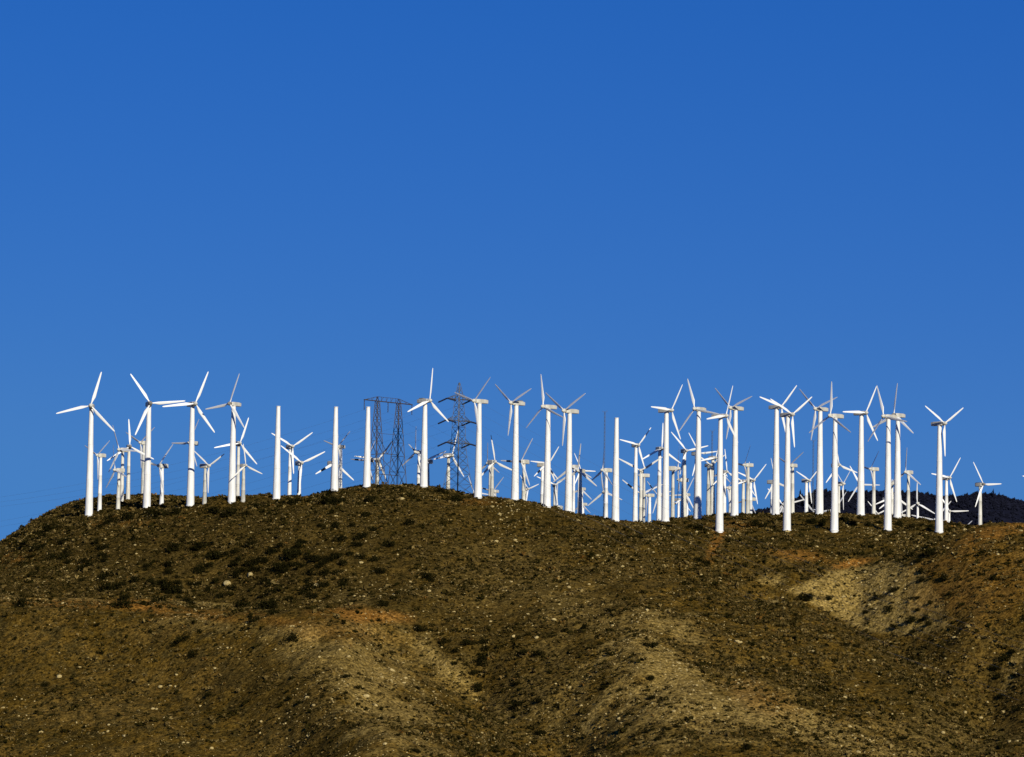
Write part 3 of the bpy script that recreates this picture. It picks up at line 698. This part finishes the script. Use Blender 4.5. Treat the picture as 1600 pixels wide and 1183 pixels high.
# portal pylon
d = 884.0; r = ray(604.5, 760); PA = np.array([r[0] * d, d, 0]); PA[2] = height(PA[0], PA[1])[0] - 0.3
pa = F / d; YA = math.radians(50)
zA = lambda v: zeta_for(PA[0] / d, v) * d - PA[2]
pylon = tag(empty('portal_pylon', PA, YA), 'rusty brown two-legged lattice portal pylon with flat crossarm', 'pylon')
ztop = zA(628.5); half = 36 / pa / math.cos(YA)
cl, cr = -16.5 / pa / math.cos(YA), 15.7 / pa / math.cos(YA)
for cx in (cl, cr):
    B = Bars(); L = []
    zs = [0, 3.9, 7.4, 10.4, 13.0, 15.2, 17.0, 18.3, 19.3]
    zs = [z * ztop / 19.3 for z in zs]
    for z in zs: L.append((cx, 0, z, 1.55 + (0.36 - 1.55) * z / ztop))
    lattice_column(B, L, 0.065, 0.029)
    link('lattice_leg', B.mesh('lattice_leg', MAT['rust']), pylon)
B = Bars()
for sy in (-.45, .45):
    B.bar((-half, sy * .3, ztop), (half, sy * .3, ztop), .09)
    for cx in (cl, cr): B.bar((cx, sy, ztop), (cx, 0, ztop + 1.0), .06)
B.bar((-half, 0, ztop), (cl, 0, ztop + 1.0), .05); B.bar((cl, 0, ztop + 1.0), (cr, 0, ztop + 1.0), .04); B.bar((cr, 0, ztop + 1.0), (half, 0, ztop), .05)
for i in range(10):
    x = -half + (2 * half) * (i + .5) / 10
    zt = np.interp(x, [-half, cl, cr, half], [0, 1, 1, 0]); x2 = x + half / 10; zt2 = np.interp(x2, [-half, cl, cr, half], [0, 1, 1, 0])
    B.bar((x, -.14, ztop), (x, 0, ztop + zt), .03); B.bar((x, .14, ztop), (x2, 0, ztop + zt2), .03); B.bar((x, -.14, ztop), (x2, .14, ztop), .03)
link('crossarm', B.mesh('crossarm', MAT['rust']), pylon)
B = Bars()
for fz in (0.40, 0.16):
    z = ztop * fz; B.bar((cl, 0, z), (cr, 0, z), .06); 
B.bar((cl, 0, ztop * .16), (cr, 0, ztop * .40), .035); B.bar((cr, 0, ztop * .16), (cl, 0, ztop * .40), .035)
B.bar((cl, 0, ztop * .63), (0, 0, ztop * .40), .04); B.bar((cr, 0, ztop * .63), (0, 0, ztop * .40), .04); B.bar((cl, 0, ztop * .63), (cr, 0, ztop * .63), .035)
link('cross_brace', B.mesh('cross_brace', MAT['rust']), pylon)
rotA = Matrix.Rotation(YA, 4, 'Z')
for x in (-half, (cl + cr) / 2, half):
    link('insulator', string_mesh((x, 0, ztop - .08), (x, 0, ztop - 2.3), .12, MAT['insul'], 9), pylon)
# tall double circuit pylon
d = 880.0; r = ray(715, 772); PB = np.array([r[0] * d, d, 0]); PB[2] = height(PB[0], PB[1])[0] - 0.3
pb = F / d; YB = math.radians(45)
zB = lambda v: zeta_for(PB[0] / d, v) * d - PB[2]
py2 = tag(empty('lattice_pylon', PB, YB), 'grey tapering steel lattice pylon with three pairs of crossarms', 'pylon')
wpx = [(775, 52), (745, 39), (720, 29), (691, 22), (657, 20), (624, 14), (608, 8), (598, 1.5)]
vs = np.array([775, 757, 741, 727, 714, 702, 691, 680, 668, 657, 646, 635, 624, 615, 606, 598.0])
hw = np.interp(-vs, [-p[0] for p in wpx], [p[1] for p in wpx]) / pb / 2 / 1.414
B = Bars(); lattice_column(B, [(0, 0, max(zB(v), 0) if i else 0, h) for i, (v, h) in enumerate(zip(vs, hw))], .045, .024, (0, 2))
link('lattice_body', B.mesh('lattice_body', MAT['galv']), py2)
armL = 3.75; lines_from = []
for vl, vr in ((622.5, 625.5), (655, 660), (690, 695)):
    z = zB((vl + vr) / 2)
    hwz = float(np.interp(-(vl + vr) / 2, -vs, hw))
    for s in (-1, 1):
        B = Bars(); tip = (s * armL, 0, z)
        for sy in (-1, 1):
            B.bar((s * hwz * .9, sy * hwz, z), tip, .075); B.bar((s * hwz * .9, sy * hwz, z + 1.0), tip, .05)
            for f in (.3, .6): B.bar((s * (hwz + (armL - hwz) * f), sy * hwz * (1 - f), z), (s * (hwz + (armL - hwz) * f), sy * hwz * (1 - f), z + 1.0 * (1 - f)), .035)
        for f in (.2, .45, .7): B.bar((s * (hwz + (armL - hwz) * f), hwz * (1 - f), z), (s * (hwz + (armL - hwz) * f), -hwz * (1 - f), z), .035)
        link('crossarm', B.mesh('crossarm', MAT['galv']), py2)
        for dy, dz in ((1, -.8), (-1, -.7)):
            e = (s * armL, dy * 2.9, z + dz)
            link('insulator', string_mesh(tip, e, .19, MAT['insul'], 10), py2)
            lines_from.append((Vector(PB) + Matrix.Rotation(YB, 3, 'Z') @ Vector(e), dy, vl, s))
lev = {622.5: 'top', 655: 'middle', 690: 'lowest'}
for e, dy, vl, s in lines_from:
    dirv = Matrix.Rotation(YB, 3, 'Z') @ Vector((0, dy, 0))
    end = e + dirv * 260; end.z = e.z + (-28 if dy > 0 else -78)
    w = link('power_line', wire_mesh(e, end, 6 if dy > 0 else 9, 0.011))
    tag(w, 'thin power line leaving %s %s crossarm of the lattice pylon toward %s' % (lev[vl], 'left' if s < 0 else 'right', 'left' if dy > 0 else 'right'), 'power line', 'power lines strung from the pylons')
for x, nm in ((-half, 'left'), ((cl + cr) / 2, 'middle'), (half, 'right')):
    e = Vector(PA) + rotA @ Vector((x, 0, ztop - 2.3))
    for dy in (1, -1):
        end = e + rotA @ Vector((0, dy * 220, 0)); end.z = e.z + (-18 if dy > 0 else -74)
        tag(link('power_line', wire_mesh(e, end, 7, 0.011)), 'thin power line leaving %s insulator of the portal pylon toward %s' % (nm, 'left' if dy > 0 else 'right'), 'power line', 'power lines strung from the pylons')
# thin weather masts
for u, v0, v1, D, lab in ((943, 643, 812, 40, 'thin grey weather mast behind banner of rear turbines right of centre'), (1111.5, 673, 812, 60, 'thin grey weather mast rising beside the sixteenth tall tower'), (1270, 688, 806, 50, 'thin grey weather mast just left of twentieth tall tower')):
    dd = float(pw(u, CREST)) + D; r = ray(u, v1); p = np.array([r[0] * dd, dd, 0]); p[2] = height(p[0], p[1])[0] - .2
    hm = zeta_for(p[0] / dd, v0) * dd - p[2]; rt_ = 0.19
    root = tag(empty('weather_mast', p), lab.replace('behind banner of rear turbines', 'just behind the turbines'), 'mast', 'thin weather masts')
    B = Bars(); cs = [(rt_ * math.cos(a), rt_ * math.sin(a)) for a in (0.3, 2.39, 4.49)]
    N = int(hm / 0.9)
    for i in range(N):
        z0, z1 = hm * i / N, hm * (i + 1) / N
        for k in range(3): B.bar((*cs[k], z0), (*cs[k], z1), .022); B.bar((*cs[k], z0), (*cs[(k + 1) % 3], z1), .012)
    link('lattice_shaft', B.mesh('lattice_shaft', MAT['galv']), root)
    B = Bars(); B.bar((-.5, 0, hm - .1), (.5, 0, hm - .1), .02); B.bar((.5, 0, hm - .1), (.5, 0, hm + .25), .03); B.bar((-.5, 0, hm - .1), (-.5, 0, hm + .15), .03)
    link('wind_vane', B.mesh('wind_vane', MAT['galv']), root)

# ------------------------------------------------------------------ shrubs and rocks
def plant_mat(name, stops):
    t = NT(name); f = t.attr('tint'); c = t.ramp(f, stops)
    return t.base(c, 0.95, 0.0)
MAT['bush'] = plant_mat('dark_shrub_leaves', [(0, (0.005, 0.005, 0.001)), (0.5, (0.011, 0.010, 0.003)), (1, (0.026, 0.022, 0.006))])
MAT['scrub'] = plant_mat('scrub_leaves', [(0, (0.010, 0.009, 0.002)), (0.25, (0.030, 0.0225, 0.005)), (0.5, (0.074, 0.0515, 0.015)), (0.72, (0.130, 0.088, 0.028)), (0.88, (0.25, 0.185, 0.065)), (1, (0.12, 0.06, 0.012))])
t = NT('pale_rock'); co = t.coord()
MAT['rock'] = t.base(t.ramp(t.noise(co, 2.5, 6, .65), [(.3, (0.24, 0.175, 0.055)), (.7, (0.52, 0.41, 0.19))]), 1, 0)

def leaf_cloud(n, size, lobes, seed, squash=0.62):
    r = np.random.default_rng(seed)
    C = r.uniform(-1, 1, (lobes, 3)) * (0.62, 0.55, 0.3); C[:, 2] = np.abs(C[:, 2]) * .9 + .15; RR = r.uniform(.28, .5, lobes)
    k = r.integers(0, lobes, n); d = r.normal(size=(n, 3)); d /= np.linalg.norm(d, axis=1)[:, None]
    rad = RR[k] * (r.uniform(.35, 1.08, n) ** .6)
    P = C[k] + d * rad[:, None]; P[:, 2] = np.maximum(P[:, 2], 0.02) 
    P[:, 2] *= squash / .62
    a = r.normal(size=(n, 3)) + d * 0.3; a /= np.linalg.norm(a, axis=1)[:, None]
    b = np.cross(a, r.normal(size=(n, 3))); b /= np.linalg.norm(b, axis=1)[:, None]
    s = size * r.uniform(.55, 1.4, n)[:, None]
    V = np.stack([P - a * s, P + b * s * .55, P + a * s, P - b * s * .55], 1)
    tint = np.repeat(np.clip(r.normal(.45, .28, n), 0, 1), 4)
    return V.reshape(-1, 3), np.arange(n * 4).reshape(-1, 4), tint
bush_me = []
for i in range(6):
    V, Fq, tint = leaf_cloud(520, 0.085, 7 + i % 3, 100 + i)
    # a few stems from the root
    B = Bars()
    for k in range(6):
        a = k * 1.05 + i; B.bar((0, 0, -.1), (.45 * math.cos(a), .4 * math.sin(a), .3 + .05 * k), .012)
    n = len(V); V = np.concatenate([V, np.array(B.V)]); Fq = np.concatenate([Fq, np.array(B.F) + n]); tint = np.concatenate([tint, np.full(len(B.V), .2)])
    m = np_mesh('shrub', V, Fq, MAT['bush']); add_attr(m, 'tint', tint); bush_me.append(m)
def rock_mesh(i, sub=2):
    bm = bmesh.new(); bmesh.ops.create_icosphere(bm, subdivisions=sub, radius=1)
    r = np.random.default_rng(300 + i); pl = r.normal(size=(9, 3)); pl /= np.linalg.norm(pl, axis=1)[:, None]; off = r.uniform(.55, .9, 9)
    for v in bm.verts:
        p = np.array(v.co)
        for n_, o_ in zip(pl, off):
            s = p @ n_
            if s > o_: p = p - n_ * (s - o_)
        v.co = p * (1, .85, .62)
    return bm_mesh('boulder', bm, MAT['rock'])
rock_me = [rock_mesh(i) for i in range(5)]

def conv(x0, y0, s, pts): return [(x0 + p[0] / s, y0 + p[1] / s, p[2] if len(p) > 2 else 20) for p in pts]
BUSH = conv(0, 720, 2.556, [(95, 335, 26), (160, 345, 22), (200, 270, 24), (170, 300, 16), (345, 425, 22), (420, 460, 26), (440, 505, 28), (480, 500, 16), (490, 575, 24), (497, 548, 16), (90, 570, 24), (645, 555, 20), (690, 510, 30), (650, 490, 20), (600, 490, 18), (690, 345, 24),
    (800, 345, 28), (860, 380, 26), (890, 375, 18), (830, 420, 24), (800, 440, 18), (940, 410, 18), (1000, 435, 20), (880, 540, 15), (960, 575, 22), (1070, 580, 24), (1095, 605, 16), (1160, 555, 16), (1240, 545, 18), (1240, 505, 22), (1170, 375, 28),
    (1130, 430, 24), (1250, 390, 18), (1060, 480, 18), (1090, 520, 18), (740, 710, 20), (1160, 710, 22), (695, 735, 14), (770, 775, 16), (1015, 635, 15), (750, 555, 15), (180, 895, 12), (830, 935, 12), (1150, 950, 9), (435, 240, 24), (505, 225, 24),
    (640, 215, 26), (700, 205, 18), (850, 200, 26), (920, 208, 26), (980, 212, 18), (600, 205, 18), (1030, 180, 16), (260, 320, 14), (390, 655, 9), (800, 683, 9), (435, 155, 14), (640, 145, 12), (410, 165, 12)])
BUSH += conv(400, 720, 2.556, [(340, 310, 22), (435, 300, 14), (405, 335, 15), (535, 333, 22), (605, 245, 20), (375, 370, 14), (325, 378, 18), (475, 392, 17), (500, 440, 20), (685, 460, 20), (695, 475, 12), (320, 445, 15), (350, 480, 15), (270, 497, 15), (225, 540, 17),
    (140, 550, 16), (45, 580, 24), (510, 575, 15), (395, 560, 11), (655, 670, 17), (750, 722, 18), (850, 725, 18), (900, 910, 22), (1050, 975, 18), (1135, 1085, 15), (795, 155, 22), (285, 162, 30), (320, 165, 18), (460, 152, 22), (155, 165, 18), (490, 640, 9), (150, 370, 26),
    (110, 425, 24), (250, 420, 22), (265, 450, 18), (60, 360, 20), (180, 420, 18), (950, 1160, 12), (1130, 960, 13), (130, 950, 10), (845, 1020, 11), (915, 985, 11), (715, 1000, 9), (360, 860, 13), (645, 905, 13), (870, 850, 13), (300, 125, 16), (740, 118, 22), (770, 122, 12), (490, 103, 10),
    (500, 1030, 10), (640, 1160, 10), (830, 950, 9), (345, 155, 12)])
BUSH += conv(800, 720, 2.556, [(755, 400, 18), (780, 408, 14), (290, 667, 17), (480, 802, 8), (555, 870, 12), (25, 978, 16), (110, 1090, 16), (110, 960, 11), (435, 915, 9), (365, 905, 12), (560, 945, 14), (1160, 546, 22), (1190, 545, 14), (540, 1082, 10), (940, 1142, 18), (555, 735, 20), (15, 890, 14),
    (620, 1070, 14), (590, 1110, 12), (660, 1060, 10), (400, 600, 13), (165, 930, 9), (760, 270, 28), (720, 265, 20), (960, 255, 26), (1000, 262, 24), (1040, 268, 20), (1200, 245, 24), (1240, 255, 22)])
BUSH += conv(1150, 720, 2.556, [(735, 397, 15), (780, 368, 19), (742, 440, 15), (705, 375, 12), (1030, 470, 14), (695, 792, 15), (705, 685, 14), (735, 640, 12), (660, 1107, 14), (1060, 940, 16), (1145, 637, 12), (630, 515, 15), (597, 380, 11), (1135, 990, 17), (375, 552, 15), (700, 550, 11), (760, 745, 10),
    (300, 240, 22), (350, 245, 20), (430, 240, 24), (470, 250, 22), (530, 255, 20), (575, 245, 22), (660, 255, 24), (700, 262, 20), (740, 255, 20), (780, 265, 22), (880, 255, 16), (930, 262, 14), (1040, 830, 18), (1080, 790, 18), (1110, 760, 16), (1050, 860, 16), (480, 740, 12), (440, 735, 10)])
ROCK = conv(400, 720, 2.556, [(583, 150, 10), (720, 155, 8), (960, 320, 8), (205, 945, 11), (440, 940, 12), (220, 745, 5), (540, 875, 5), (1255, 905, 7), (950, 1108, 6), (1120, 705, 8), (1190, 635, 9), (1030, 700, 8), (790, 605, 6), (370, 780, 8), (910, 328, 5), (615, 482, 6), (1085, 1135, 5), (460, 735, 5), (330, 910, 5), (150, 660, 5)])
ROCK += conv(0, 720, 2.556, [(905, 487, 18), (1000, 452, 15), (235, 858, 12), (317, 825, 8), (640, 900, 9), (680, 898, 6), (700, 902, 6), (845, 1147, 8), (75, 1020, 5), (430, 1080, 7), (420, 312, 5), (1265, 495, 13), (305, 1045, 5), (685, 1030, 5), (455, 820, 4), (705, 855, 6), (800, 980, 5), (530, 880, 4), (1115, 1030, 5), (160, 485, 5)])
ROCK += conv(800, 720, 2.556, [(1060, 985, 9), (900, 722, 12), (870, 715, 7), (98, 705, 9), (275, 978, 8), (350, 1068, 9), (755, 455, 7), (595, 690, 7), (170, 635, 8), (220, 490, 5), (60, 1135, 6), (1205, 765, 8), (1135, 1085, 7), (690, 1105, 6), (320, 388, 5), (660, 860, 5), (230, 905, 7), (710, 330, 5)])
ROCK += conv(1150, 720, 2.556, [(825, 1085, 10), (915, 1005, 10), (15, 725, 10), (870, 705, 8), (310, 760, 9), (690, 1165, 6), (455, 1060, 7), (240, 1085, 7), (205, 282, 9), (915, 275, 8), (640, 480, 6), (430, 545, 9), (460, 545, 6), (320, 708, 5), (960, 315, 6), (575, 300, 5), (760, 290, 5)])
r_ = random.Random(21)
BUSH = [(u, v, s * (.66 if u > 1060 and 800 < v < 826 else 1)) for u, v, s in BUSH]
for cu, cv, ru, rv, n in ((430, 880, 130, 42, 34), (300, 915, 150, 22, 22), (170, 870, 110, 36, 16), (520, 850, 90, 40, 10), (60, 865, 60, 25, 8), (760, 1010, 90, 60, 8), (1420, 960, 90, 60, 14)):
    for k in range(n): BUSH.append((cu + r_.gauss(0, .5) * ru, cv + r_.gauss(0, .5) * rv, r_.uniform(8, 19)))
def under(items):
    """label tail for every item: rank down the slope beneath its nearest tall tower"""
    key = [int(np.argmin([abs(u - t_) for t_ in tall])) if u < 1510 else 99 for u, v, s in items]
    out = [None] * len(items)
    for k in set(key):
        m = sorted([i for i in range(len(items)) if key[i] == k], key=lambda i: items[i][1])
        for r_, i in enumerate(m):
            out[i] = (r_ + 1, ('the %s tall tower' % ORD[k + 1]) if k != 99 else 'the rearmost right turbine')
    return out
def num(n): return ORD[n] if n < len(ORD) else str(n) + 'th'
for (u, v, s), (rk, where) in zip(BUSH, under(BUSH)):
    P = hit(u, v + s * .18)
    if P is None: P = hit(u, v + s * .18 + 6)
    if P is None: continue
    o = link('shrub', random.choice(bush_me)); w = s / (F / P[1]) / 1.32
    o.location = (P[0], P[1], P[2] - .06 * w); o.scale = (w * random.uniform(.95, 1.15), w * random.uniform(.8, 1.1), w * random.uniform(.8, 1.15)); o.rotation_euler = (0, 0, random.uniform(0, 6.28))
    tag(o, '%s dark shrub, %s from the top under %s' % ('large' if s >= 22 else 'medium' if s >= 15 else 'small', num(rk), where), 'shrub', 'dark shrubs dotting the hillside')
for (u, v, s), (rk, where) in zip(ROCK, under(ROCK)):
    P = hit(u, v + s * .2)
    if P is None: continue
    o = link('boulder', random.choice(rock_me)); w = s / (F / P[1]) / 2
    o.location = (P[0], P[1], P[2] + .15 * w); o.scale = (w,) * 3; o.rotation_euler = (random.uniform(-.3, .3), random.uniform(-.3, .3), random.uniform(0, 6.28))
    tag(o, '%s pale rock, %s from the top under %s' % ('broad' if s >= 12 else 'rounded' if s >= 8 else 'small', num(rk), where), 'rock', 'pale rocks on the hillside')

# uncountable low scrub and gravel
def scatter(N, dens, seed):
    r = np.random.default_rng(seed)
    d = np.sqrt(r.uniform(672 ** 2, 1005 ** 2, N)); tt = r.uniform(-.155, .155, N); x = tt * d; z = height(x, d)
    u, v = project(np.stack([x, d, z], -1)); e = fbm(x / 5, d / 5, 41, 4) * .9
    tn, og = soil(u, v, e); p = dens(u, v, tn, og, x, d)
    k = r.uniform(size=N) < p
    return x[k], d[k], z[k], u[k], v[k], tn[k], r
def scrub_density(u, v, tn, og, x, d):
    right = np.clip((u - 560) / 160, 0, 1) * np.clip((v - 800) / 60, .35, 1)
    left_hi = np.clip((940 - v) / 10, 0, 1) * (u < 720) * .85
    spur = (u < 640) * (v > 935) * .35
    patch = np.clip(.62 + 1.1 * fbm(x / 14, d / 14, 51, 3), .15, 1)
    return np.clip(np.maximum(np.maximum(right * .75, left_hi), spur) * patch * (1 - .72 * tn) * (1 - .75 * og), 0, 1)
x, y, z, u, v, tn, r = scatter(290000, scrub_density, 5)
tmpl = [leaf_cloud(20, 0.32, 4, 500 + i, .5) for i in range(8)]
Vs, Ts = [], []
for i in range(8):
    m = np.arange(len(x)) % 8 == i; n = m.sum()
    s = np.clip(np.exp(r.normal(-.82, .42, n)), .16, 1.3); a = r.uniform(0, 6.28, n)
    V0, _, t0 = tmpl[i]
    ca, sa = np.cos(a)[:, None], np.sin(a)[:, None]
    VX = (V0[:, 0] * ca - V0[:, 1] * sa) * s[:, None] + x[m][:, None]; VY = (V0[:, 0] * sa + V0[:, 1] * ca) * s[:, None] + y[m][:, None]
    VZ = V0[:, 2] * s[:, None] * r.uniform(.7, 1.25, n)[:, None] + z[m][:, None] - .03
    Vs.append(np.stack([VX, VY, VZ], -1).reshape(-1, 3))
    base = np.clip(r.normal(.36, .27, n), 0, 1)
    Ts.append(np.clip(base[:, None] + (t0[None, :] - .45) * .35, 0, 1).ravel())
V = np.concatenate(Vs); me = np_mesh('desert_scrub', V, np.arange(len(V)).reshape(-1, 4), MAT['scrub']); add_attr(me, 'tint', np.concatenate(Ts))
tag(link('desert_scrub', me), 'low olive and brown desert scrub covering the slope', 'scrub', kind='stuff')
print('scrub', len(x))
x, y, z, u, v, tn, r = scatter(62000, lambda u, v, tn, og, x, d: np.clip(.16 + .3 * tn + 1.1 * fbm(x / 11, d / 11, 91, 4), .02, 1), 6)
bm = bmesh.new(); bmesh.ops.create_icosphere(bm, subdivisions=1, radius=1); bm.verts.ensure_lookup_table()
V0 = np.array([v_.co[:] for v_ in bm.verts]); F0 = np.array([[w.index for w in f.verts] for f in bm.faces]); bm.free()
n = len(x); s = np.clip(np.exp(r.normal(-2.12, .55, n)), .06, .55); a = r.uniform(0, 6.28, n)
jit = 1 + r.uniform(-.3, .3, (n, len(V0)))
VX = V0[:, 0] * jit; VY = V0[:, 1] * jit * .8; VZ = V0[:, 2] * jit * .6
ca, sa = np.cos(a)[:, None], np.sin(a)[:, None]
V = np.stack([(VX * ca - VY * sa) * s[:, None] + x[:, None], (VX * sa + VY * ca) * s[:, None] + y[:, None], VZ * s[:, None] + z[:, None] + .02], -1).reshape(-1, 3)
FF = (F0[None] + (np.arange(n) * len(V0))[:, None, None]).reshape(-1, 3)
tag(link('loose_stones', np_mesh('loose_stones', V, FF, MAT['rock'])), 'small pale stones strewn over the hillside soil', 'stones', kind='stuff')

# wood on the far mountain
r = np.random.default_rng(9); N = 11000
tt = r.uniform(mt_[300], mt_[-60], N); dd = r.uniform(4700, 5080, N); dd[:1600] = r.uniform(4960, 5040, 1600)
ci = np.interp(tt, mt_, np.arange(len(mt_))); ri = np.interp(dd, md, np.arange(len(md)))
c0, r0 = ci.astype(int), ri.astype(int); fc, fr = ci - c0, ri - r0
zz = (MZ[c0, r0] * (1 - fc) + MZ[c0 + 1, r0] * fc) * (1 - fr) + (MZ[c0, r0 + 1] * (1 - fc) + MZ[c0 + 1, r0 + 1] * fc) * fr
Vl, Fl = [], []
V0, Fq0, t0 = leaf_cloud(34, .42, 5, 900, .62)
s = np.clip(np.exp(r.normal(.95, .35, N)), 1.0, 6.0); tallf = np.where(r.uniform(size=N) < .05, 1.9, 1.0); wid = np.where(tallf > 1, .5, 1.15)
VX = V0[:, 0] * (s * wid)[:, None] + (tt * dd)[:, None]; VY = V0[:, 1] * (s * wid)[:, None] + dd[:, None]; VZ = V0[:, 2] * (s * tallf)[:, None] * 1.2 + zz[:, None] - .4
V = np.stack([VX, VY, VZ], -1).reshape(-1, 3)
t = NT('distant_tree_leaves'); MAT['dtree'] = t.base((0.009, 0.010, 0.019), 1, 0)
tag(link('distant_wood', np_mesh('distant_wood', V, np.arange(len(V)).reshape(-1, 4), MAT['dtree'])), 'dark far-off wood along the mountain ridge behind the turbines', 'wood', kind='stuff')
